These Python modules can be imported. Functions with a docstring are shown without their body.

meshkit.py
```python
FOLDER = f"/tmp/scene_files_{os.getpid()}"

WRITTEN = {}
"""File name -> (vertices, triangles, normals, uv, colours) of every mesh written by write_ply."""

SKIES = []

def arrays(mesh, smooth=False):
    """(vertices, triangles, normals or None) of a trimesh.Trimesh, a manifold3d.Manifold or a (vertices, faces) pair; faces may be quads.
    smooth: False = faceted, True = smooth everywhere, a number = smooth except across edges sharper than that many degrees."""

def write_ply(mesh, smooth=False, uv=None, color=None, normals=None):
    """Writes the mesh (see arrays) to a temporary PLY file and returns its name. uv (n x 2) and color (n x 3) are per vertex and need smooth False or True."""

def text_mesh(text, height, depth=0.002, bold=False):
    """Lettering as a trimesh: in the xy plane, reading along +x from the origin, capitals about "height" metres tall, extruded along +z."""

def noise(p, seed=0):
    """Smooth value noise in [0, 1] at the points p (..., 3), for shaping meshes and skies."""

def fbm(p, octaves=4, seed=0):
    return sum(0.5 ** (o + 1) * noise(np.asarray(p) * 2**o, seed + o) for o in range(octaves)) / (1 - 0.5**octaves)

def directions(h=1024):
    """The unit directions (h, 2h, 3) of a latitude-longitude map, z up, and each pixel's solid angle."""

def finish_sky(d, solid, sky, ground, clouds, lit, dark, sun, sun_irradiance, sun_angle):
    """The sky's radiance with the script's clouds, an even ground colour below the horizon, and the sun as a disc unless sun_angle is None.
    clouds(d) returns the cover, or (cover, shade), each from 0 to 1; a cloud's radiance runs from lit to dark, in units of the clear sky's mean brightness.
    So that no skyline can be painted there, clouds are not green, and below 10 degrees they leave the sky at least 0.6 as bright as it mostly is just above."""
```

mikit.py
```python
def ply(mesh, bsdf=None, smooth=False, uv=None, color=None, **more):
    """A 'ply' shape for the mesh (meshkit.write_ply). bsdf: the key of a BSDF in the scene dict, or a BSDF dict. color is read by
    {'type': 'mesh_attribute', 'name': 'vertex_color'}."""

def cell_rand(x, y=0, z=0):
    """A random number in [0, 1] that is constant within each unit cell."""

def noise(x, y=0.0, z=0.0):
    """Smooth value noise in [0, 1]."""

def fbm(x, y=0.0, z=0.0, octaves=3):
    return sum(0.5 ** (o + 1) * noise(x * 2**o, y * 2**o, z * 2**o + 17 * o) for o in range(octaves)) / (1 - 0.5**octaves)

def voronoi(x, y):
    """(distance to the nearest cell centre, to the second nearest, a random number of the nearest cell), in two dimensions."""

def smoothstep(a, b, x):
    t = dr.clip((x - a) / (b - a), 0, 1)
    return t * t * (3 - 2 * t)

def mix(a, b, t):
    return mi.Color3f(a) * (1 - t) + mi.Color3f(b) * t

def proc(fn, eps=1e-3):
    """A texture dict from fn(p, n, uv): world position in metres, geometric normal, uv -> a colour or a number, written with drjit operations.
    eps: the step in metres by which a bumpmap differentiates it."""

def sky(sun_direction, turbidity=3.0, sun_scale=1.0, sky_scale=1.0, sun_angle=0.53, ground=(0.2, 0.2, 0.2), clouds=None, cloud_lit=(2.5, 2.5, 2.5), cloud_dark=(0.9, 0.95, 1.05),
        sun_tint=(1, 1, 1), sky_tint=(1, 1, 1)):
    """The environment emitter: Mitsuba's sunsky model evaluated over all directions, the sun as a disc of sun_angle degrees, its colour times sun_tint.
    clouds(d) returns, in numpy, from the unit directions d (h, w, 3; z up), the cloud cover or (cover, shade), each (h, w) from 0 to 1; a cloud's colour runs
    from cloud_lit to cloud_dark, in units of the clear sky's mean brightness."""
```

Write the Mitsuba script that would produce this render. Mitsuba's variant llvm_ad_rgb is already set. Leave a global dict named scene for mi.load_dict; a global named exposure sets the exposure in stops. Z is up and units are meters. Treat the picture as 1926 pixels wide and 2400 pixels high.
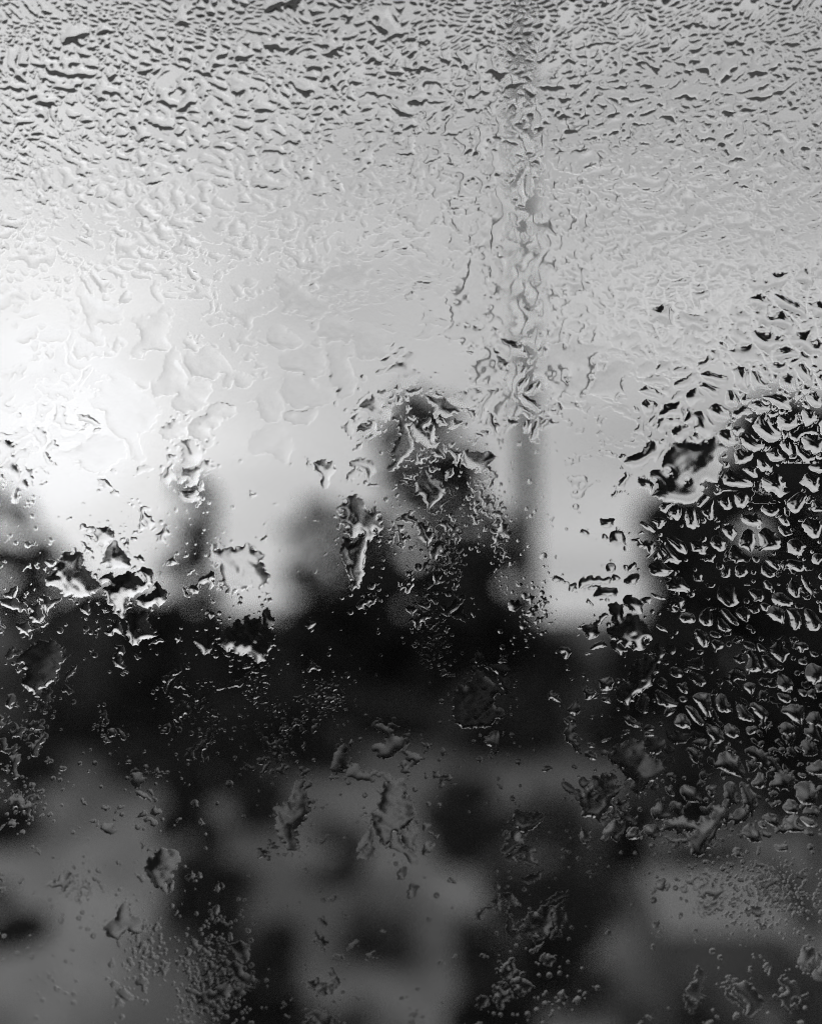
import math, random
import numpy as np, trimesh, mitsuba as mi, mikit, meshkit
from scipy import ndimage as ndi

T = mi.ScalarTransform4f
scene, labels = {}, {}
rng = np.random.default_rng(7)
random.seed(7)

# ---------------------------------------------------------------- camera, sky, exposure
EYE = np.array([0.0, 0.0, 0.0])      # the lens, in a room on the first floor: the ground lies 5.5 m lower
GROUND = -5.5
PITCH = math.radians(6.6)
PANE_Y = 0.25                       # the pane stands 25 cm in front of the lens
FW, FH = 1926.0, 2400.0             # design coordinates: 1926 x 2400
VFOV = 58.0
TANV = math.tan(math.radians(VFOV / 2))
fwd = np.array([0, math.cos(PITCH), math.sin(PITCH)])
up = np.array([0, -math.sin(PITCH), math.cos(PITCH)])
scene['camera'] = {
    'type': 'thinlens', 'fov': VFOV, 'fov_axis': 'y', 'aperture_radius': 0.0048,
    'focus_distance': PANE_Y * 1.005, 'near_clip': 0.01, 'far_clip': 6000.0,
    'to_world': T().look_at(origin=EYE.tolist(), target=(EYE + fwd).tolist(), up=[0, 0, 1])}
exposure = 1.88

SUN_AZ, SUN_EL = math.radians(-22.0), math.radians(11.5)
SUN = np.array([math.sin(SUN_AZ) * math.cos(SUN_EL), math.cos(SUN_AZ) * math.cos(SUN_EL), math.sin(SUN_EL)])


def clouds(d):
    c = d @ SUN
    ang = np.degrees(np.arccos(np.clip(c, -1, 1)))
    n = meshkit.fbm(d * np.array([2.6, 2.6, 7.5]) + 3.1 + 0.5 * d[..., [2, 0, 1]], 4, 5)
    shade = 0.79 + 0.60 * (n - 0.5) - 0.21 * np.exp(-(ang / 9.0) ** 2) - 0.25 * np.exp(-(ang / 18.5) ** 2) - 0.12 * np.exp(-(ang / 45.0) ** 2)
    return np.ones_like(c), np.clip(shade, 0, 1)


scene['sky'] = mikit.sky(SUN, turbidity=6, sun_scale=0.0012, sun_angle=11, clouds=clouds, ground=(0.1, 0.1, 0.1),
                         cloud_lit=(5.0, 5.0, 5.0), cloud_dark=(0.9, 0.9, 0.9), sun_tint=(0.573, 1.0, 2.84))

# ---------------------------------------------------------------- materials (a monochrome place)
noise, fbm, mix, smoothstep = mikit.noise, mikit.fbm, mikit.mix, mikit.smoothstep


def grey(g):
    return {'type': 'rgb', 'value': [g, g, g]}


def matte(fn_or_g, rough=0.8):
    c = grey(fn_or_g) if isinstance(fn_or_g, float) else mikit.proc(fn_or_g)
    return {'type': 'twosided', 'bsdf': {'type': 'principled', 'base_color': c, 'roughness': rough, 'specular': 0.2}}


def g3(v):
    return mi.Color3f(v, v, v)


def grass_fn(p, n, uv):
    a = fbm(p.x * 0.42 + p.y * 0.16 + 5, p.y * 0.16 - p.x * 0.1, 0, 4)
    b = fbm(p.x * 3, p.y * 3, 0, 3)
    rough = smoothstep(17, 44, p.y + 30 * (a - 0.5))          # rough, darker heath beyond the mown grass
    return g3((0.14 + 0.24 * smoothstep(0.32, 0.64, a)) * (1 - 0.74 * rough) + 0.08 * (b - 0.5))


scene['mat_grass'] = matte(grass_fn, 0.95)
scene['mat_leaf_dark'] = matte(0.05, 0.6)
scene['mat_leaf'] = matte(0.075, 0.6)
scene['mat_leaf_pale'] = matte(0.14, 0.7)
scene['mat_bark'] = matte(lambda p, n, uv: g3(0.05 + 0.06 * fbm(p.x * 20, p.y * 20, p.z * 4, 3)), 0.9)
scene['mat_pole'] = matte(lambda p, n, uv: g3(0.04 + 0.04 * fbm(p.x * 30, p.y * 30, p.z * 3, 3)), 0.7)
scene['mat_roof'] = matte(lambda p, n, uv: g3(0.27 + 0.14 * fbm(p.x * 3, p.y * 3, p.z * 3, 3)), 0.6)
scene['mat_shed_wall'] = matte(lambda p, n, uv: g3(0.16 + 0.1 * fbm(p.x * 2, p.y * 2, p.z * 12, 3)), 0.85)
scene['mat_path'] = matte(lambda p, n, uv: g3(0.26 + 0.12 * fbm(p.x * 4, p.y * 4, 0, 3)), 0.9)
scene['mat_plaster'] = matte(lambda p, n, uv: g3(0.30 + 0.06 * fbm(p.x * 5, p.y * 5, p.z * 5, 3)), 0.9)
scene['mat_soffit'] = matte(lambda p, n, uv: g3(0.64 + 0.06 * fbm(p.x * 3, p.y * 9, p.z * 5, 3)), 0.8)
scene['mat_frame'] = matte(0.10, 0.5)
scene['mat_glass'] = {'type': 'thindielectric', 'int_ior': 1.5, 'ext_ior': 1.0}
scene['mat_water'] = {'type': 'dielectric', 'int_ior': 1.333, 'ext_ior': 1.0}


# ---------------------------------------------------------------- helpers
def ray(px, py):
    sx = (px - FW / 2) / (FH / 2) * TANV
    sy = (FH / 2 - py) / (FH / 2) * TANV
    return np.array([sx, 0, 0]) + fwd + sy * up


def at(px, py, Y):
    r = ray(px, py)
    return EYE + r * (Y / r[1])


def on_ground(px, py):
    r = ray(px, py)
    p = EYE + r * (GROUND / r[2])
    return p


def put(key, mesh, mat, label=None, cat=None, group=None, kind=None, smooth=False):
    scene[key] = mikit.ply(mesh, mat, smooth=smooth)
    tag(key, label, cat, group, kind)


def tag(key, label=None, cat=None, group=None, kind=None):
    d = {k: v for k, v in (('label', label), ('category', cat), ('group', group), ('kind', kind)) if v}
    if d:
        labels[key] = d


used = {}


def numbered(name):
    i = used.get(name, -1) + 1
    used[name] = i
    return name if i == 0 else f'{name}_{i:03d}'


def box(x0, x1, y0, y1, z0, z1):
    return trimesh.creation.box(bounds=[[x0, y0, z0], [x1, y1, z1]])


def tube(p, r, sides=8):
    p = np.asarray(p, float)
    r = np.broadcast_to(r, (len(p),))
    t = np.gradient(p, axis=0)
    t /= np.linalg.norm(t, axis=1, keepdims=True) + 1e-12
    a = np.cross(t, np.where(np.abs(t[:, 2:]) < 0.9, [0, 0, 1.0], [1.0, 0, 0]))
    a /= np.linalg.norm(a, axis=1, keepdims=True) + 1e-12
    b, ang = np.cross(t, a), np.arange(sides) * 2 * np.pi / sides
    v = (p[:, None] + r[:, None, None] * (np.cos(ang)[None, :, None] * a[:, None] + np.sin(ang)[None, :, None] * b[:, None])).reshape(-1, 3)
    i, j = np.meshgrid(np.arange(len(p) - 1), np.arange(sides), indexing='ij')
    q = np.stack([i * sides + j, i * sides + (j + 1) % sides, (i + 1) * sides + (j + 1) % sides, (i + 1) * sides + j], -1).reshape(-1, 4)
    v = np.vstack([v, p[:1], p[-1:]])
    n = len(p) * sides
    j = np.arange(sides)
    caps = np.vstack([np.stack([(j + 1) % sides, j, j * 0 + n], 1), np.stack([n - sides + j, n - sides + (j + 1) % sides, j * 0 + n + 1], 1)])
    return trimesh.Trimesh(v, np.vstack([q[:, [0, 1, 2]], q[:, [0, 2, 3]], caps]), process=False)


# ---------------------------------------------------------------- ground
def ground_h(x, y):
    p = np.stack([x * 0.02, y * 0.02, 0 * x], -1)
    return GROUND + 0.6 * (meshkit.fbm(p, 3, 3) - 0.5) * np.clip((y - 4) / 20, 0, 1)


gx = np.sign(np.linspace(-1, 1, 141)) * np.abs(np.linspace(-1, 1, 141)) ** 2.6 * 2500
gy = 40 + np.sign(np.linspace(-1, 1, 141)) * np.abs(np.linspace(-1, 1, 141)) ** 2.6 * 2500
X, Y = np.meshgrid(gx, gy, indexing='ij')
gv = np.stack([X, Y, ground_h(X, Y)], -1).reshape(-1, 3)
i, j = np.meshgrid(np.arange(140), np.arange(140), indexing='ij')
q = np.stack([i * 141 + j, (i + 1) * 141 + j, (i + 1) * 141 + j + 1, i * 141 + j + 1], -1).reshape(-1, 4)
put('ground', (gv, q), 'mat_grass', 'rough mottled grass falling away below the window', kind='structure', smooth=True)


def gz(x, y):
    return float(ground_h(np.array([x]), np.array([y]))[0])


# ---------------------------------------------------------------- trees and shrubs
def leaf_quads(centres, size, r):
    n = len(centres)
    a = r.normal(size=(n, 3)); a /= np.linalg.norm(a, axis=1, keepdims=True)
    b = r.normal(size=(n, 3)); b -= (a * b).sum(1, keepdims=True) * a; b /= np.linalg.norm(b, axis=1, keepdims=True)
    s = size * r.uniform(0.6, 1.4, (n, 1))
    v = np.stack([centres - a * s, centres - b * s * 0.55, centres + a * s, centres + b * s * 0.55], 1).reshape(-1, 3)
    k = np.arange(n)[:, None] * 4
    return v, np.vstack([k + [0, 1, 2], k + [0, 2, 3]])


def tree(name, label, cat, base, height, width, n, size, mat, kind='round', density=1.0, group=None, seed=0):
    """trunk with limbs, and a crown of leaf clumps spread through its volume"""
    r = np.random.default_rng(seed)
    key = numbered(name)
    tag(key, label, cat, group)
    x, y = base
    z0 = gz(x, y) - 0.1
    th = height * {'round': 0.72, 'column': 0.9, 'shrub': 0.45, 'cone': 0.95}[kind]
    zz = np.linspace(0, th, 9)
    bend = np.cumsum(r.normal(0, height * 0.006, (9, 2)), 0)
    path = np.stack([x + bend[:, 0], y + bend[:, 1], z0 + zz], 1)
    tr = max(0.02, height * 0.017)
    put(key + '__trunk', tube(path, np.linspace(tr, tr * 0.25, 9)), 'mat_bark', smooth=40)
    nb = {'round': 30, 'column': 26, 'shrub': 14, 'cone': 40}[kind]
    clumps, limbs = [], []
    for b in range(nb):
        f = r.uniform(0, 1)
        if kind == 'round':
            cz = z0 + height * (0.30 + 0.66 * f); rad = width / 2 * math.sqrt(max(0.03, 1 - (abs(f - 0.42) / 0.62) ** 2)); cr = width * r.uniform(0.10, 0.19)
        elif kind == 'column':
            cz = z0 + height * (0.12 + 0.86 * f); rad = width / 2 * (1 - f ** 2.2) ** 0.8 + 0.02; cr = width * r.uniform(0.16, 0.28)
        elif kind == 'cone':
            cz = z0 + height * (0.08 + 0.9 * f); rad = width / 2 * (1 - f) + 0.02; cr = width * r.uniform(0.10, 0.17) * (1.15 - f)
        else:
            cz = z0 + height * (0.12 + 0.76 * f); rad = width / 2 * math.sqrt(max(0.05, 1 - (abs(f - 0.35) / 0.7) ** 2)); cr = width * r.uniform(0.16, 0.26)
        ang = r.uniform(0, 2 * math.pi)
        rr = rad * math.sqrt(r.uniform(0.15, 1.0)) * 0.82
        c = np.array([x + rr * math.cos(ang), y + rr * math.sin(ang), cz])
        k = int(np.clip((cz - z0) / th * 8 - 1.5, 0, 8))
        s = path[k]
        mid = (s + c) / 2 + r.normal(0, 0.05, 3) * width * 0.4
        limbs.append(tube(np.array([s, mid, c]), [tr * 0.35, tr * 0.22, tr * 0.08], 5))
        clumps.append((c, cr))
    put(key + '__limb', trimesh.util.concatenate(limbs), 'mat_bark', kind='stuff')
    w = np.array([c[1] ** 2 for c in clumps]); w /= w.sum()
    pick = r.choice(len(clumps), int(n * density), p=w)
    cc, cr = np.array([c[0] for c in clumps]), np.array([c[1] for c in clumps])
    g = r.normal(size=(len(pick), 3)); g /= np.linalg.norm(g, axis=1, keepdims=True)
    pts = cc[pick] + g * (cr[pick] * r.uniform(0.25, 1, len(pick)) ** 0.5)[:, None] * [1, 1, 0.8]
    pts[:, 2] = np.maximum(pts[:, 2], z0 + 0.08)
    v, f = leaf_quads(pts, size, r)
    scene[key + '__crown'] = mikit.ply((v, f), mat)
    return key


def standing(px_c, row_top, row_base, w_px, Y=None):
    """a plant's base, height and width in metres, from where it stands on the ground"""
    if Y is None:
        p = on_ground(px_c, row_base); Y = min(p[1], 75.0)
    t = at(px_c, row_top, Y)
    return (t[0], Y), t[2] - gz(t[0], Y), w_px * 2 * TANV / FH * Y


far = [  # name, label, category, x, top row, width px, Y, leaves, size, material, kind, density
    ('broadleaf_tree', 'dark broad tree at the far left edge, cut by the frame', 'tree', -40, 1120, 290, 42, 5600, .20, 'mat_leaf_dark', 'round', 1),
    ('broadleaf_tree', 'smaller dark tree beside the one cut by the left edge', 'tree', 120, 1255, 200, 45, 3600, .22, 'mat_leaf', 'round', .9),
    ('broadleaf_tree', 'low dark round tree under the bright glow at the left', 'tree', 270, 1385, 260, 46, 4600, .24, 'mat_leaf_dark', 'round', 1),
    ('slender_tree', 'slender tree rising alone left of centre', 'tree', 458, 1075, 165, 44, 4200, .20, 'mat_leaf_dark', 'round', 1),
    ('broadleaf_tree', 'dark bushy tree at the foot of the slender tree', 'tree', 400, 1400, 300, 40, 5200, .22, 'mat_leaf_dark', 'round', 1),
    ('broadleaf_tree', 'low dark tree under the pale sky gap left of centre', 'tree', 590, 1450, 220, 42, 4200, .22, 'mat_leaf', 'round', 1),
    ('broadleaf_tree', 'thin hazy tree with a light crown left of the tallest tree', 'tree', 735, 1170, 190, 60, 1500, .26, 'mat_leaf_pale', 'round', .8),
    ('broadleaf_tree', 'mid-sized dark tree just left of the tallest tree', 'tree', 850, 1195, 230, 52, 4200, .24, 'mat_leaf_dark', 'round', 1),
    ('broadleaf_tree', 'tallest tree of the far row, left of the mast', 'tree', 990, 905, 270, 50, 5200, .26, 'mat_leaf_dark', 'round', .85),
    ('broadleaf_tree', 'round dark crown just in front of the tallest tree', 'tree', 1060, 1010, 200, 49, 4200, .24, 'mat_leaf_dark', 'round', .9),
    ('broadleaf_tree', 'sparse pale tree between the tallest tree and the mast', 'tree', 1150, 1190, 220, 56, 2600, .26, 'mat_leaf', 'round', .8),
    ('broadleaf_tree', 'broad dark tree filling the middle below the tallest tree', 'tree', 800, 1310, 330, 38, 5600, .22, 'mat_leaf_dark', 'round', 1),
    ('broadleaf_tree', 'dark broad tree standing at the foot of the mast', 'tree', 1090, 1270, 330, 36, 6200, .22, 'mat_leaf_dark', 'round', 1),
    ('broadleaf_tree', 'low tree to the right of the mast, under the sky notch', 'tree', 1310, 1470, 180, 40, 4200, .22, 'mat_leaf_dark', 'round', 1),
    ('broadleaf_tree', 'low dark tree hiding the foot of the mast', 'tree', 1190, 1385, 260, 37, 5200, .2, 'mat_leaf_dark', 'shrub', 1),
    ('broadleaf_tree', 'low broad tree in front of the far row, left of the mast', 'tree', 960, 1430, 360, 40, 5600, .22, 'mat_leaf_dark', 'shrub', 1),
    ('broadleaf_tree', 'low wide dark tree in front of the slender tree', 'tree', 500, 1440, 360, 40, 5600, .22, 'mat_leaf_dark', 'shrub', 1),
    ('broadleaf_tree', 'low grey tree in front of the far row at the left', 'tree', 160, 1460, 340, 42, 4600, .22, 'mat_leaf_pale', 'shrub', 1),
    ('broadleaf_tree', 'low grey tree in front of the row, left of the tallest tree', 'tree', 735, 1450, 240, 41, 4200, .22, 'mat_leaf_pale', 'shrub', 1),
    ('broadleaf_tree', 'low grey tree under the sky notch beside the big right tree', 'tree', 1430, 1560, 260, 38, 4600, .2, 'mat_leaf_pale', 'shrub', 1),
]
for k, (nm, lb, ct, px, top, wpx, Yd, n, size, mat, kd, den) in enumerate(far):
    if px < 360 or 660 < px < 1480:         # here the row stands further back, behind more of the field
        Yd, size = Yd * 1.45, size * 1.3
    b, h, w = standing(px, top, None, wpx, Yd)
    tree(nm, lb, ct, b, h, w, n, size, mat, kd, den, seed=100 + k)

# the big near tree at the right
b, h, w = standing(1870, 915, None, 640, 21.0)
tree('broadleaf_tree', 'big dark tree close by at the right edge', 'tree', b, h, w, 22000, .15, 'mat_leaf_dark', 'round', 1, seed=300)
b, h, w = standing(1690, 1030, None, 520, 20.0)
tree('broadleaf_tree', 'lower dark tree bulging out at the left of the big right tree', 'tree', b, h, w, 13000, .14, 'mat_leaf_dark', 'round', 1, seed=301)

D, M_, P = 'mat_leaf_dark', 'mat_leaf', 'mat_leaf_pale'
b, h, w = standing(1560, 1390, None, 330, 19.0)
tree('broadleaf_tree', 'lowest dark tree at the left foot of the big right trees', 'tree', b, h, w, 9000, .13, 'mat_leaf_dark', 'shrub', 1, seed=302)

shrubs = [  # label, x, top row, base row, width px, material
    ('dark shrub at the left edge below the far trees', 40, 1660, 1960, 230, D),
    ('small dark shrub at the left edge over the pale grass', 30, 2060, 2190, 160, D),
    ('narrow dark shrub in the left middle distance', 450, 1740, 2000, 150, D),
    ('dark bushy shrub low at the left of centre', 490, 1970, 2200, 250, D),
    ('dark tall shrub at the bottom edge, left of centre', 620, 2150, 2430, 250, D),
    ('dark shrub at the lower edge of the tree line, at the left', 180, 1560, 1720, 170, D),
    ('dark shrub at the lower edge of the tree line, left of centre', 560, 1570, 1750, 150, D),
    ('dark shrub at the lower edge of the tree line, in the centre', 980, 1560, 1730, 140, D),
    ('dark shrub at the lower edge of the tree line, below the mast', 1250, 1570, 1760, 150, D),
    ('broad dark shrub joining the tree line, left of centre', 520, 1600, 1850, 240, D),
    ('broad dark shrub joining the tree line, under the tallest tree', 720, 1590, 1800, 210, D),
    ('broad dark shrub on the slope, left of the dark group', 1090, 1800, 2000, 200, M_),
    ('broad grey shrub joining the tree line, below the mast', 1190, 1600, 1770, 180, M_),
    ('grey small shrub far off at the left', 240, 1650, 1745, 150, M_),
    ('low grey shrub on the left slope', 330, 1730, 1830, 150, M_),
    ('grey shrub left of centre, above the bushy dark one', 610, 1790, 1930, 140, M_),
    ('grey shrub at the far edge of the grass, left of centre', 690, 1640, 1770, 130, M_),
    ('grey shrub at the far edge of the grass, in the centre', 860, 1600, 1700, 170, M_),
    ('grey shrub at the far edge of the grass, below the mast', 1120, 1600, 1690, 170, M_),
    ('grey shrub in the centre of the slope', 790, 1910, 2050, 150, P),
    ('grey round shrub low in the centre', 880, 2100, 2230, 170, P),
    ('pale shrub at the bottom edge in the centre', 800, 2330, 2480, 160, P),
    ('dark shrub right of centre, uppermost of the dark group', 1290, 1820, 2120, 330, D),
    ('dark tall shrub right of centre, in the middle of the dark group', 1220, 2030, 2320, 280, D),
    ('dark shrub beside the pale shed roof', 1350, 2010, 2330, 300, D),
    ('dark shrub at the bottom edge, right of centre', 1140, 2260, 2470, 210, D),
    ('grey shrub under the sky notch', 1420, 1660, 1770, 130, M_),
    ('dark shrub under the big right trees', 1600, 1650, 1850, 260, D),
    ('dark shrub under the big tree at the right edge', 1820, 1660, 1900, 280, D),
    ('pale shrub behind the right end of the shed', 1790, 1990, 2230, 190, P),
    ('pale shrub at the bottom right in front of the shed', 1650, 2270, 2440, 190, P),
    ('pale shrub at the bottom right corner', 1870, 2220, 2400, 190, P),
    ('pale low shrub at the bottom edge, left of the shed', 1490, 2330, 2480, 160, P),
]
ORD = 'first second third fourth fifth sixth seventh eighth ninth tenth eleventh'.split()
r0 = np.random.default_rng(17)
for k in range(11):
    shrubs.append((f'low grey bush in the loose row before the trees, {ORD[k]} from the left', 90 + 128 * k + r0.uniform(-30, 30), r0.uniform(1590, 1650), r0.uniform(1700, 1790), r0.uniform(90, 190), P if k % 3 else M_))
for k, (lb, px, top, base, wpx, mat) in enumerate(shrubs):
    b, h, w = standing(px, top, base, wpx)
    tree('shrub', lb, 'shrub', b, h, w, 2800, .075 if b[1] < 22 else .13, mat, 'shrub', 1, seed=400 + k)

# ---------------------------------------------------------------- mast
MY = 62.0
p = at(1238, 1400, MY)
mx, my = p[0], MY
z = gz(mx, my) - 0.2
wpx = 2 * TANV / FH * my
key = numbered('utility_mast')
tag(key, 'tall dark mast that thins towards the top, right of centre', 'mast')
zs = [z, at(1238, 1250, MY)[2], at(1238, 880, MY)[2], at(1238, 840, MY)[2], at(1238, -160, MY)[2]]
put(key + '__pole', tube([[mx, my, a] for a in zs], [24 * wpx, 23 * wpx, 22 * wpx, 23 * wpx, 22 * wpx], 20), 'mat_pole', smooth=40)
put(key + '__collar', tube([[mx, my, zs[2] - .16], [mx, my, zs[2] + .08]], 30 * wpx, 20), 'mat_frame', smooth=40)
put(key + '__cap', tube([[mx, my, zs[4] - .02], [mx, my, zs[4] + .1]], 16 * wpx, 16), 'mat_frame', smooth=40)

# ---------------------------------------------------------------- shed with a pale sheet roof
Ys = 15.5
a0, a1 = at(1510, 2045, Ys), at(1770, 2045, Ys)
key = numbered('garden_shed')
tag(key, 'garden shed with a pale sheet roof at the lower right', 'shed')
rz, x0, x1 = a0[2], a0[0], a1[0]
f0, f1 = at(1455, 2190, Ys - 1.4), at(1455, 2190, Ys - 1.4)
ez = f0[2]
put(key + '__wall', box(x0 + .1, x1 - .1, Ys - 1.25, Ys + 1.25, GROUND - .2, ez + .03), 'mat_shed_wall')
for s, nm in ((-1, 'roof'), (1, 'roof_001')):
    vv = []
    for t in (0, .05):
        vv += [[x0 - .05, Ys, rz + t], [x1 + .05, Ys, rz + t], [x1 + .1, Ys + s * 1.45, ez + t], [x0 - .1, Ys + s * 1.45, ez + t]]
    m = trimesh.convex.convex_hull(np.array(vv))
    put(f'{key}__{nm}', m, 'mat_roof')
put(key + '__gable', trimesh.convex.convex_hull(np.array([[x0 + .12, Ys - 1.2, ez], [x0 + .12, Ys + 1.2, ez], [x0 + .12, Ys, rz - .04], [x0 + .16, Ys - 1.2, ez], [x0 + .16, Ys + 1.2, ez], [x0 + .16, Ys, rz - .04]])), 'mat_shed_wall')

# ---------------------------------------------------------------- room, wall and window
wx, wz0, wz1 = 0.24, -0.165, 0.235
IN, OUT = PANE_Y - .05, PANE_Y + .05
wall = trimesh.boolean.difference([box(-3, 3, IN, OUT, GROUND - .3, 1.6), box(-wx, wx, 0, 1, wz0, wz1)], engine='manifold')
put('house_wall', wall, 'mat_plaster', 'plain plastered outer wall holding the wet window', 'wall')
eave = trimesh.util.concatenate([box(-3.4, 3.4, OUT, PANE_Y + .95, .96, 1.03), box(-3.4, 3.4, PANE_Y + .95, PANE_Y + .98, .925, 1.06)])
put('roof_eave', eave, 'mat_soffit', 'deep roof eave above the window', 'eave')
put('room_floor', box(-3, 3, -3.2, IN, -1.6, -1.5), 'mat_plaster', 'floor of the dim room', kind='structure')
put('room_ceiling', box(-3, 3, -3.2, IN, 1.0, 1.1), 'mat_plaster', 'ceiling of the dim room', kind='structure')
for nm, bb in (('room_wall', (-3.1, -3, -3.2, IN, -1.5, 1.0)), ('room_wall_001', (3, 3.1, -3.2, IN, -1.5, 1.0)), ('room_wall_002', (-3, 3, -3.3, -3.2, -1.5, 1.0))):
    put(nm, box(*bb), 'mat_plaster', 'inner wall of the dim room', kind='structure')
tag('window', 'wet window pane covered in condensation drops', 'window')
ww = .018
for nm, bb in (('frame', (-wx, wx, PANE_Y - .02, PANE_Y + .02, wz0, wz0 + ww)), ('frame_001', (-wx, wx, PANE_Y - .02, PANE_Y + .02, wz1 - ww, wz1)),
               ('frame_002', (-wx, -wx + ww, PANE_Y - .02, PANE_Y + .02, wz0 + ww, wz1 - ww)), ('frame_003', (wx - ww, wx, PANE_Y - .02, PANE_Y + .02, wz0 + ww, wz1 - ww))):
    put('window__' + nm, box(*bb), 'mat_frame')
px0, px1, pz0, pz1 = -wx + ww, wx - ww, wz0 + ww, wz1 - ww
put('window__pane', (np.array([[px0, PANE_Y, pz0], [px1, PANE_Y, pz0], [px1, PANE_Y, pz1], [px0, PANE_Y, pz1]]), np.array([[0, 1, 2], [0, 2, 3]])), 'mat_glass')

# ---------------------------------------------------------------- water on the pane
STEP = 0.00025
GX = np.arange(-0.132, 0.132, STEP)
ctr = EYE + fwd * (PANE_Y / fwd[1])
GZ = np.arange(ctr[2] - 0.158, ctr[2] + 0.165, STEP)[::-1]       # row 0 at the top
NX, NZ = len(GX), len(GZ)
# design coordinates of every grid point (a mild keystone, as the lens looks 5 degrees up)
dz = GZ - EYE[2]
depth = PANE_Y * fwd[1] + dz * fwd[2]
PY = (FH / 2 - (PANE_Y * up[1] + dz * up[2]) / depth / TANV * FH / 2)[:, None] + np.zeros((1, NX))
PX = FW / 2 + GX[None, :] / depth[:, None] / TANV * FH / 2
PX, PY = PX.astype(np.float32), PY.astype(np.float32)
U, V = PX / FW, PY / FH


def gn(sx, sy, seed, x=None, y=None):
    """smooth noise with about unit spread, feature size sx, sy design units"""
    x, y = (PX if x is None else x), (PY if y is None else y)
    r = np.random.default_rng(seed)
    nx, ny = int(3400 / sx) + 8, int(3800 / sy) + 8
    g = ndi.spline_filter(r.normal(size=(ny, nx)), 3).astype(np.float32)
    return ndi.map_coordinates(g, [(y + 600) / sy + 2, (x + 600) / sx + 2], order=3, prefilter=False, mode='reflect')


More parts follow.
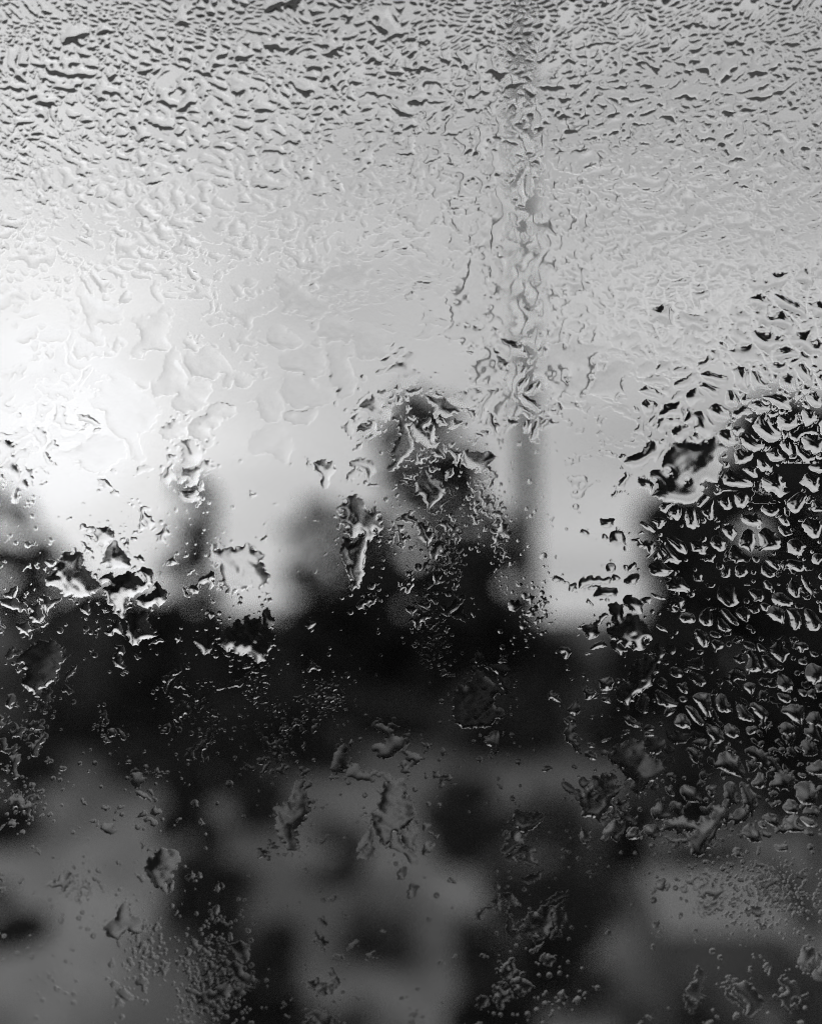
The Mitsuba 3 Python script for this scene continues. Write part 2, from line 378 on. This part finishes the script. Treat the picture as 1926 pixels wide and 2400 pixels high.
def vor(x, y, seed, jitter=0.9):
    r = np.random.default_rng(seed)
    xi, yi = np.floor(x).astype(int), np.floor(y).astype(int)
    ox, oy = xi.min() - 2, yi.min() - 2
    w, h = xi.max() - ox + 3, yi.max() - oy + 3
    jx, jy, rd = ((r.random((h, w)) - .5) * jitter + .5).astype(np.float32), ((r.random((h, w)) - .5) * jitter + .5).astype(np.float32), r.random((h, w)).astype(np.float32)
    f1, f2, who = np.full(x.shape, 9, np.float32), np.full(x.shape, 9, np.float32), np.zeros(x.shape, np.float32)
    for a in (-1, 0, 1):
        for b in (-1, 0, 1):
            ix, iy = xi + a - ox, yi + b - oy
            d = np.hypot(xi + a + jx[iy, ix] - x, yi + b + jy[iy, ix] - y).astype(np.float32)
            nearer = d < f1
            f2 = np.where(nearer, f1, np.minimum(f2, d))
            who = np.where(nearer, rd[iy, ix], who)
            f1 = np.where(nearer, d, f1)
    return f1, f2, who


def ss(a, b, x):
    t = np.clip((x - a) / (b - a), 0, 1)
    return t * t * (3 - 2 * t)


def blob(cx, cy, rx, ry):
    return np.exp(-((PX - cx) / rx) ** 2 - ((PY - cy) / ry) ** 2)


S = np.full(PX.shape, -1.0, np.float32)          # level function: water where > 0
ANG = np.zeros(PX.shape, np.float32)             # contact slope


def add(s, ang):
    global S, ANG
    ANG = np.where((s > 0), np.maximum(ANG, ang), ANG)
    S = np.maximum(S, s)


rag = 0.7 * gn(9, 7, 11) + 0.35 * gn(18, 15, 12) + 0.5 * gn(5, 4.5, 13)      # ragged rims
wx1, wy1 = gn(55, 40, 14), gn(55, 40, 15)

# -- scale-like drops, dense at the top and thinning downwards, rims leaning like an arch
lean = (U - 0.5) * 0.5
column = np.exp(-((PX - 1225) / 95) ** 2) * ss(.05, .12, V)       # a run of taller drops takes their place
wob = gn(70, 60, 16)
for (sx, sy, seed, lo, hi, wgt) in ((23, 15, 20, -9, -.1, 1), (31, 19, 21, -.2, .95, 1), (46, 27, 22, .85, 9, 1)):
    x = (PX + lean * PY * 0 + 9 * wx1) / sx
    y = (PY + lean * (PX - FW / 2) * 0.9 + 8 * wy1) / sy
    f1, f2, who = vor(x, y, seed)
    dens = 1.02 - 2.3 * ss(.0, .95, V / np.where(U > .7, .52, .40) * .5) + 0.10 * wob
    dens = np.where(V > .5, 0, dens) * (1 - .85 * column)
    pick = gn(130, 80, 23) + 2.2 * ss(.0, .13, V) - 1.3 - 1.2 * ss(.6, 1, abs(2 * U - 1))
    sel = (pick > lo) & (pick < hi)
    vary = (who * 7.77) % 1
    s = np.where((who < dens) & sel, np.minimum(f2 - f1 - 0.17, .42 + .38 * vary - f1) - 0.10 * np.clip(rag, -1, 2), -1)
    add(s.astype(np.float32), (0.56 + 0.26 * gn(40, 30, 24 + seed)).clip(.25, .95) * (1.05 - .75 * ss(.12, .36, V)))

# -- single steep drops, ever sparser downwards
for (sx, sy, seed) in ((44, 21, 26), (32, 17, 27)):
    x = (PX + 10 * wx1) / sx
    y = (PY + lean * (PX - FW / 2) * 0.9 + 8 * wy1) / sy
    f1, f2, who = vor(x, y, seed)
    dens = .42 * (1 - ss(.05, np.where(U > .8, .42, .33), V)) * ss(.02, .08, V)
    dens = dens * (1 - .85 * column)
    add(np.where((who < dens), (f2 - f1) - .20 - .12 * np.clip(rag, -1, 2), -1).astype(np.float32), np.float32(.8))

# -- drops over the big tree at the right
x, y = (PX + 6 * wx1) / np.where(V < .48, 60, 52), (PY + 6 * wy1 - (PX - 1600) * .25) / 46
f1, f2, who = vor(x, y, 31)
env = ss(0, .10, U - (.79 - .28 * ss(.30, .62, V) * .4 + .02 * wob)) * ss(.25, .33, V) * (1 - ss(.78, .86, V))
s = np.where(who < (.95 - .25 * ss(.52, .62, V)) * env, np.minimum(f2 - f1 - .20, .30 + .34 * ((who * 7.77) % 1) - f1) - .035 * np.clip(rag, -1, 2), -1)
add(s.astype(np.float32), (.86 + .25 * gn(50, 50, 32) + .2 * (1 - ss(.34, .42, V))).clip(.35, 1.3))
f1, f2, who = vor((PX + 5 * wx1) / 30, (PY + 5 * wy1 - (PX - 1600) * .25) / 24, 33)
s = np.where((who < (.1 + .3 * ss(.5, .6, V)) * env) & (S < -.06), np.minimum(f2 - f1 - .2, .3 + .3 * ((who * 7.77) % 1) - f1) - .04 * np.clip(rag, -1, 2), -1)
add(s.astype(np.float32), (.7 + .25 * gn(50, 50, 34)).clip(.35, 1.2))

# -- the column of drops in front of the mast
env = np.exp(-((PX - 1225 - 22 * gn(300, 240, 43)) / 115) ** 2) * ss(.03, .12, V) * (1 - ss(.37, .47, V))
for (sx, sy, seed, lo, hi) in ((34, 58, 41, -9, .2), (56, 84, 45, .2, 9)):
    f1, f2, who = vor((PX + 12 * wx1) / sx, (PY + 12 * wy1) / sy, seed)
    sel = (gn(110, 130, 46) > lo) & (gn(110, 130, 46) < hi)
    add(np.where(sel & (who < 1.15 * env - .06), f2 - f1 - .15 - .15 * np.clip(rag, -1, 2), -1).astype(np.float32), (.95 + .25 * gn(60, 60, 44)).clip(.4, 1.3))

# -- thin rippled film
x, y = (PX + 22 * wx1 + 10 * gn(26, 26, 54)) / 62, (PY + 18 * wy1 + 10 * gn(26, 26, 55)) / 56
f1, f2, who = vor(x, y, 51)
env = ss(.10, .2, V) * (1 - ss(.40, .5, V)) * (1 - .9 * blob(830, 900, 380, 260)) * (1 - .9 * blob(1450, 1250, 200, 380))
s = np.where((who < .75 * env) & (S < -.05), f2 - f1 - .15 - .14 * np.clip(rag, -1, 2), -1)
add(s.astype(np.float32), .24 + .08 * gn(90, 90, 53))
x, y = (PX + 14 * wx1) / 46, (PY + 12 * wy1 - (PX - 1600) * .3) / 30
f1, f2, who = vor(x, y, 56)
env = ss(.66, .8, U) * ss(.05, .16, V) * (1 - ss(.34, .42, V))
s = np.where((who < .85 * env) & (S < -.05), f2 - f1 - .12 - .14 * np.clip(rag, -1, 2), -1)
add(s.astype(np.float32), .34 + .12 * gn(60, 60, 57))

# -- clusters of ragged drops lower down: x, y, rx, ry, strength, slope
clusters = [(985, 1030, 40, 55, 1.3, .6), (1010, 1250, 36, 80, 1.3, .55), (1030, 1370, 36, 70, 1.2, .5), (250, 1320, 60, 60, 1.3, .55), (120, 1400, 130, 150, 1, .5), (310, 1270, 130, 90, 1.2, .5), (300, 1420, 100, 130, 1.1, .5), (540, 1350, 100, 110, 1.2, .5), (560, 1500, 110, 80, 1.1, .5),
            (480, 1640, 90, 120, .8, .4), (640, 1720, 90, 90, .7, .4), (440, 1120, 50, 70, 1.2, .5), (40, 1120, 60, 60, 1.2, .5), (890, 970, 90, 60, 1.2, .45), (1080, 960, 80, 60, 1.2, .45),
            (990, 1130, 80, 110, 1.2, .5), (880, 1220, 110, 60, 1.1, .5), (850, 1350, 60, 80, 1.1, .5), (1010, 1400, 80, 120, 1, .45), (1180, 1200, 80, 130, .7, .35), (1240, 1370, 60, 110, .8, .4),
            (1140, 1590, 80, 100, 1.1, .5), (760, 1610, 80, 80, .7, .4), (920, 1780, 160, 70, .8, .35), (60, 1820, 90, 160, 1.1, .45), (300, 1840, 140, 120, .7, .35), (690, 1920, 70, 120, .9, .4),
            (920, 1930, 110, 110, 1.0, .4), (1210, 1960, 60, 110, 1.1, .45), (1400, 1880, 90, 70, 1.0, .45), (1620, 1960, 110, 70, .9, .4), (1250, 2180, 110, 90, 1.0, .4), (330, 2140, 60, 130, .9, .35),
            (500, 2290, 110, 160, 1.0, .3), (1240, 2320, 90, 60, .9, .4), (760, 2340, 60, 120, .8, .35), (1700, 2100, 220, 80, .7, .25), (1750, 2340, 160, 80, .7, .25), (1040, 2380, 120, 60, .7, .3),
            (180, 2090, 70, 60, .7, .3), (300, 2310, 50, 70, .9, .4), (130, 2290, 60, 40, .6, .3), (1830, 1800, 110, 110, 1, .45)]
env, ang = np.zeros_like(PX), np.zeros_like(PX)
for (cx, cy, rx, ry, k, sl) in clusters:
    e = k * blob(cx, cy, rx, ry)
    ang = np.where(e > env, sl, ang)
    env = np.maximum(env, e)
n = gn(40, 44, 61, PX + 16 * wx1, PY + 14 * wy1) + .6 * gn(20, 20, 62) + .45 * rag
f1, f2, who = vor((PX + 10 * wx1) / 58, (PY + 10 * wy1) / 66, 64)
add(np.minimum((n - 2.0 + 2.2 * env) * .3, f2 - f1 - .10 - .08 * np.clip(rag, -1, 2) + .5 * (who > .75)).astype(np.float32), ang * (1 + .35 * gn(40, 40, 63)).clip(.4, 1.6))

# -- broad flat puddles: x, y, rx, ry, tilt, slope
puddles = [(175, 85, 38, 22, -.3, .6), (690, 0, 40, 24, -.5, .55), (640, 5, 26, 26, 0, .7), (900, 60, 45, 22, .1, .6),
           (300, 960, 62, 66, 0, .12), (310, 1030, 20, 40, 0, .12), (790, 770, 48, 42, .2, .3), (860, 810, 40, 44, -.2, .3), (700, 700, 62, 40, .5, .28), (660, 790, 36, 26, 0, .35), (705, 850, 46, 36, -.6, .35),
           (790, 860, 36, 46, .5, .35), (810, 905, 30, 34, 0, .45), (720, 920, 70, 34, .1, .25), (700, 975, 40, 20, -.2, .35), (630, 960, 42, 42, 0, .2), (725, 620, 44, 20, .2, .3), (820, 650, 60, 34, -.3, .3),
           (440, 930, 56, 40, -.6, .35), (480, 850, 40, 40, .3, .35), (520, 970, 40, 26, .2, .45), (480, 1010, 44, 28, -.5, .45), (400, 870, 44, 30, .8, .35), (360, 780, 50, 34, .4, .35), (250, 730, 56, 36, .4, .3),
           (230, 1065, 60, 40, 0, .25), (180, 1345, 44, 40, 0, .6), (570, 1330, 50, 62, .2, .4), (580, 1500, 62, 50, 0, .55), (300, 1390, 44, 40, 0, .7), (1090, 790, 44, 30, -.3, .35), (1100, 700, 40, 60, .3, .3),
           (1150, 870, 46, 50, 0, .4), (1330, 860, 70, 44, .4, .4), (1370, 810, 34, 20, 0, .5), (1420, 900, 30, 26, 0, .4), (1500, 1060, 46, 24, -.4, .6), (1620, 1070, 60, 56, .2, .5), (1590, 1150, 50, 40, .2, .6),
           (1110, 1640, 60, 60, .1, .5), (840, 1320, 28, 56, .1, .7), (840, 1210, 56, 34, .2, .5), (90, 1560, 50, 60, .5, .6), (1480, 1480, 50, 40, -.2, .7), (1500, 1580, 50, 34, -.5, .6), (1400, 1870, 40, 40, 0, .6),
           (1650, 1950, 34, 60, .6, .5), (920, 1900, 44, 60, .2, .5), (690, 1900, 40, 70, .2, .45), (380, 2040, 34, 40, 0, .4), (1500, 1790, 70, 40, .4, .3), (1240, 1910, 30, 24, -.2, .6)]
for (cx, cy, rx, ry, tl, sl) in puddles:
    m = (np.abs(PX - cx) < 2 * max(rx, ry)) & (np.abs(PY - cy) < 2 * max(rx, ry))
    x, y = PX[m] - cx + 10 * wx1[m], PY[m] - cy + 10 * wy1[m]
    c, si = math.cos(tl), math.sin(tl)
    d = np.hypot((x * c + y * si) / rx, (-x * si + y * c) / ry)
    s = np.full(PX.shape, -1, np.float32)
    s[m] = (1 - d - .10 * rag[m]) * 1.0
    add(s, np.float32(sl))

# -- fine droplets, single and in swarms
r = np.random.default_rng(71)
pts = []
for k in range(420):
    pts.append((r.uniform(-150, 2080), r.uniform(-100, 2550), abs(r.normal(0, 2.2)) + 2.0))
for (cx, cy, rx, ry, k, sl) in clusters:
    for q in range(int(36 * k)):
        lane = cx + rx * math.sin(q * 2.4) * .8
        pts.append((r.normal(lane, 7), r.normal(cy, ry * 1.1), abs(r.normal(0, 2.6)) + 1.8))
swarm = [(470, 1630, 26, 22), (490, 1700, 22, 40), (640, 1660, 26, 22), (690, 1705, 36, 26), (650, 1770, 22, 40), (600, 1590, 24, 40), (240, 1690, 16, 36), (770, 1640, 40, 40), (590, 1600, 30, 30), (100, 1620, 30, 60),
         (500, 2300, 70, 120), (350, 2230, 40, 50), (180, 2070, 40, 30), (1010, 1500, 40, 60), (1050, 1300, 40, 60), (1170, 1270, 20, 70), (1130, 1170, 40, 60), (1780, 2090, 120, 70), (1260, 1420, 30, 50), (60, 1880, 40, 40)]
for (cx, cy, rx, ry) in swarm:
    for q in range(int(rx * ry / 16)):
        pts.append((r.normal(cx, rx * .6), r.normal(cy, ry * .6), r.uniform(1.8, 3.6) + max(0, r.normal(0, 1.6))))
for q in range(350):
    pts.append((r.uniform(1420, 2050), r.uniform(1150, 2000), abs(r.normal(0, 3)) + 2.5))
pts = np.array(pts)
pxs, pys = PX[NZ // 2], PY[:, 0]
for (cx, cy, rad) in pts:
    j, i = np.searchsorted(pys, cy), np.searchsorted(PX[min(np.searchsorted(pys, cy), NZ - 1)], cx)
    w = int(rad / 2.1) + 3
    if i < w or j < w or i >= NX - w or j >= NZ - w:
        continue
    sl = np.s_[j - w:j + w, i - w:i + w]
    s = (rad - np.hypot(PX[sl] - cx, PY[sl] - cy)) * .08
    new = s > S[sl]
    ANG[sl] = np.where((s > 0) & (S[sl] <= 0), .36, ANG[sl])
    S[sl] = np.where(new, s, S[sl])

S[[0, -1]] = -1; S[:, [0, -1]] = -1
# water that only touches at narrow necks parts there into separate drops
for neck in (2.6, 4.2, 6.0, 8.0):
    inside = S > 0
    lab, nlab = ndi.label(inside, structure=[[0, 1, 1], [1, 1, 1], [1, 1, 0]])
    area = np.bincount(lab.ravel(), minlength=nlab + 1); area[0] = 0
    wide = (area > 4500)[lab]
    if not wide.any():
        break
    edt = ndi.distance_transform_edt(inside)
    core, _ = ndi.label((edt > neck) & wide)
    near = core[tuple(ndi.distance_transform_edt(core == 0, return_distances=False, return_indices=True))]
    cut_ = np.zeros_like(inside)
    for (dj, di) in ((0, 1), (1, 0), (1, 1), (1, -1)):
        cut_ |= near != np.roll(near, (dj, di), (0, 1))
    S = np.where(cut_ & wide, np.float32(-.04), S)
inside = S > 0
lab, nlab = ndi.label(inside, structure=[[0, 1, 1], [1, 1, 1], [1, 1, 0]])
area = np.bincount(lab.ravel(), minlength=nlab + 1); area[0] = 0

# meniscus heights: a screened Poisson solve in every drop, pulled down a little by its weight
L = 1.15e-3 / STEP
h = np.zeros(S.shape, np.float32)
LL = L * (1 + .9 * (1 - ss(.40, .48, V)) + 0.3 * np.exp(-((PX - 1225) / 120) ** 2) * (1 - ss(.42, .5, V)) + 1.9 * ss(.74, .80, U) * ss(.27, .36, V) * (1 - ss(.8, .88, V)) + .5 * ss(.40, .5, V)).astype(np.float32)
k0 = (1 / LL ** 2)[1:-1, 1:-1]
dr_ = 0.10
for it in range(220):
    hn = (h[:-2, 1:-1] * (1 + dr_) + h[2:, 1:-1] * (1 - dr_) + h[1:-1, :-2] + h[1:-1, 2:] + 1.0) / (4 + k0)
    h[1:-1, 1:-1] = np.where(inside[1:-1, 1:-1], hn, 0)
edt = ndi.distance_transform_edt(inside)
rmax = ndi.maximum(edt, lab, np.arange(nlab + 1)); rmax[0] = 1
angc = ndi.mean(ANG, lab, np.arange(nlab + 1))
angl = ndi.gaussian_filter(np.where(inside, ANG, 0), 6) / np.maximum(ndi.gaussian_filter(inside.astype(np.float32), 6), .05)
slope = .5 * angl + .5 * angc[lab]
edge = LL * np.tanh(np.maximum(rmax, 1)[lab] / (1.6 * LL))
H = h / edge * slope * STEP
calm = 1 - .7 * ss(.74, .80, U) * ss(.25, .33, V)
H *= (1 + calm * (.10 * gn(26, 22, 81) + .05 * gn(11, 10, 82))).clip(.5, 1.6)
H = np.where(inside, np.maximum(H, 2e-6), 0).astype(np.float32)

# marching triangles over the level function, one mesh for each drop
idx = np.arange(NX * NZ).reshape(NZ, NX)
a, b, c, d = idx[:-1, :-1].ravel(), idx[:-1, 1:].ravel(), idx[1:, 1:].ravel(), idx[1:, :-1].ravel()
tri = np.vstack([np.stack([a, d, b], 1), np.stack([b, d, c], 1)])
ins, sf, lf = inside.ravel(), S.ravel(), lab.ravel()
cnt = ins[tri].sum(1)
tri, cnt = tri[cnt > 0], cnt[cnt > 0]


def roll(t, first):
    k = first.argmax(1)
    return np.take_along_axis(t, (k[:, None] + np.arange(3)) % 3, 1)


full = tri[cnt == 3]
one = roll(tri[cnt == 1], ins[tri[cnt == 1]])
two = roll(tri[cnt == 2], ~ins[tri[cnt == 2]])
BIG = NX * NZ
ekeys = []


def cut(p, q):
    lo, hi = np.minimum(p, q), np.maximum(p, q)
    return lo * np.int64(BIG) + hi


e1, e2, e3, e4 = cut(one[:, 0], one[:, 1]), cut(one[:, 0], one[:, 2]), cut(two[:, 0], two[:, 1]), cut(two[:, 0], two[:, 2])
uk, inv = np.unique(np.concatenate([e1, e2, e3, e4]), return_inverse=True)
n1, n3 = len(e1), len(e3)
i1, i2, i3, i4 = BIG + inv[:n1], BIG + inv[n1:2 * n1], BIG + inv[2 * n1:2 * n1 + n3], BIG + inv[2 * n1 + n3:]
p, q = uk // BIG, uk % BIG
t = (sf[p] / (sf[p] - sf[q])).clip(.02, .98)
XY = np.stack(np.broadcast_arrays(GX[None, :], GZ[:, None]), -1).reshape(-1, 2)
XYE = XY[p] + (XY[q] - XY[p]) * t[:, None]
P2 = np.vstack([XY, XYE])
HH = np.concatenate([H.ravel(), np.zeros(len(uk))])
edge_tris = np.vstack([np.stack([one[:, 0], i1, i2], 1), np.stack([i3, two[:, 1], two[:, 2]], 1), np.stack([i3, two[:, 2], i4], 1)])
front = np.vstack([full, edge_tris])
flab = np.concatenate([lf[full[:, 0]], lf[one[:, 0]], lf[two[:, 1]], lf[two[:, 1]]])
# flat backs: whole cells joined along each row, cut cells as they are
cell_full = inside[:-1, :-1] & inside[:-1, 1:] & inside[1:, 1:] & inside[1:, :-1]
cf = np.pad(cell_full, ((0, 0), (1, 1))).astype(np.int8)
rs, cs = np.nonzero(np.diff(cf, axis=1) == 1)
_, ce = np.nonzero(np.diff(cf, axis=1) == -1)
A, B, C, D = idx[rs, cs], idx[rs, ce], idx[rs + 1, ce], idx[rs + 1, cs]
runs = np.vstack([np.stack([A, B, D], 1), np.stack([B, C, D], 1)])
in_full_cell = np.zeros(NX * NZ, bool)
fr, fc = np.nonzero(cell_full)
in_full_cell[idx[fr, fc]] = True
# a whole triangle [a,d,b] belongs to cell a; [b,d,c] to cell b-1
own = np.where(full[:, 1] - full[:, 0] == NX, full[:, 0], full[:, 0] - 1)
lone = full[~in_full_cell[own]]
back = np.vstack([runs, lone[:, ::-1], edge_tris[:, ::-1]])
blab = np.concatenate([lf[runs[:, 0]], lf[lone[:, 0]], flab[len(full):]])
order = np.argsort(flab, kind='stable'); front, flab = front[order], flab[order]
order = np.argsort(blab, kind='stable'); back, blab = back[order], blab[order]
BASE = PANE_Y - 0.0006              # rims; the backs sit 0.25 mm further on


def water_mesh(ft, bt):
    uf, ff = np.unique(ft, return_inverse=True)
    ub, fb = np.unique(bt, return_inverse=True)
    vf = np.stack([P2[uf, 0], BASE - HH[uf], P2[uf, 1]], 1)
    vb = np.stack([P2[ub, 0], np.full(len(ub), BASE + .00025), P2[ub, 1]], 1)
    return np.vstack([vf, vb]), np.vstack([ff.reshape(-1, 3), fb.reshape(-1, 3) + len(uf)])


visible = np.bincount(lab.ravel(), weights=((PX > 0) & (PX < FW) & (PY > 0) & (PY < FH)).ravel(), minlength=nlab + 1)
visible[0] = 0
big = np.argsort(-visible)[:300]
cx = ndi.mean(PX, lab, big); cy = ndi.mean(PY, lab, big)
print('drops', nlab, 'front', len(front), 'back', len(back), 'largest', visible[big[:12]].astype(int), 'coverage', inside.mean())
bbox = ndi.find_objects(lab)
ROWS = [(.07, 'along the top edge', 'dense dark-rimmed drops along the top edge'), (.17, 'just below the top band', 'drops high on the pane'),
        (.28, 'in the upper sky', 'drops against the pale upper sky'), (.40, 'above the tallest tree', 'drops between sky and treetops'), (.50, 'level with the treetops', 'drops level with the treetops'),
        (.62, 'across the tree line', 'drops across the tree line'), (.78, 'in front of dark trees', 'drops in front of the dark trees'), (9, 'low over the grass', 'drops low on the pane')]
COLS = [(.10, 'at the far left'), (.28, 'at the left'), (.45, 'left of centre'), (.57, 'in the centre'), (.72, 'around the mast'), (.88, 'at the right'), (9, 'at the far right')]
RANK = ['largest'] + [w + ' largest' for w in 'second third fourth fifth sixth seventh eighth ninth'.split()]
seen = {}
for k, L_ in enumerate(big):
    f0, f1_ = np.searchsorted(flab, [L_, L_ + 1]); b0, b1_ = np.searchsorted(blab, [L_, L_ + 1])
    key = numbered('water_drop')
    scene[key] = mikit.ply(water_mesh(front[f0:f1_], back[b0:b1_]), 'mat_water', smooth=True)
    row = next(r for r in ROWS if cy[k] / FH < r[0]); col = next(c for c in COLS if cx[k] / FW < c[0])
    bb = bbox[L_ - 1]; hh, wd = bb[0].stop - bb[0].start, bb[1].stop - bb[1].start
    shape = 'wide' if wd > 1.5 * hh else 'tall' if hh > 1.4 * wd else 'blunt'
    look = 'thin and flat' if angc[L_] < .22 else 'low and ragged' if angc[L_] < .45 else 'steep-rimmed'
    q = seen.get((row[1], col[1]), 0); seen[(row[1], col[1])] = q + 1
    if q < 9:
        tag(key, f'{RANK[q]} drop {row[1]} {col[1]}, {shape}, {look}', 'water drop', row[2])
    else:
        tag(key, f'one of the smaller drops {row[1]} {col[1]}', 'water drop', f'{row[2]}, {col[1]}')
rest = ~np.isin(flab, big), ~np.isin(blab, big)
scene['fine_droplets'] = mikit.ply(water_mesh(front[rest[0]], back[rest[1]]), 'mat_water', smooth=True)
tag('fine_droplets', 'countless fine condensation droplets scattered over the window pane', 'droplets', kind='stuff')
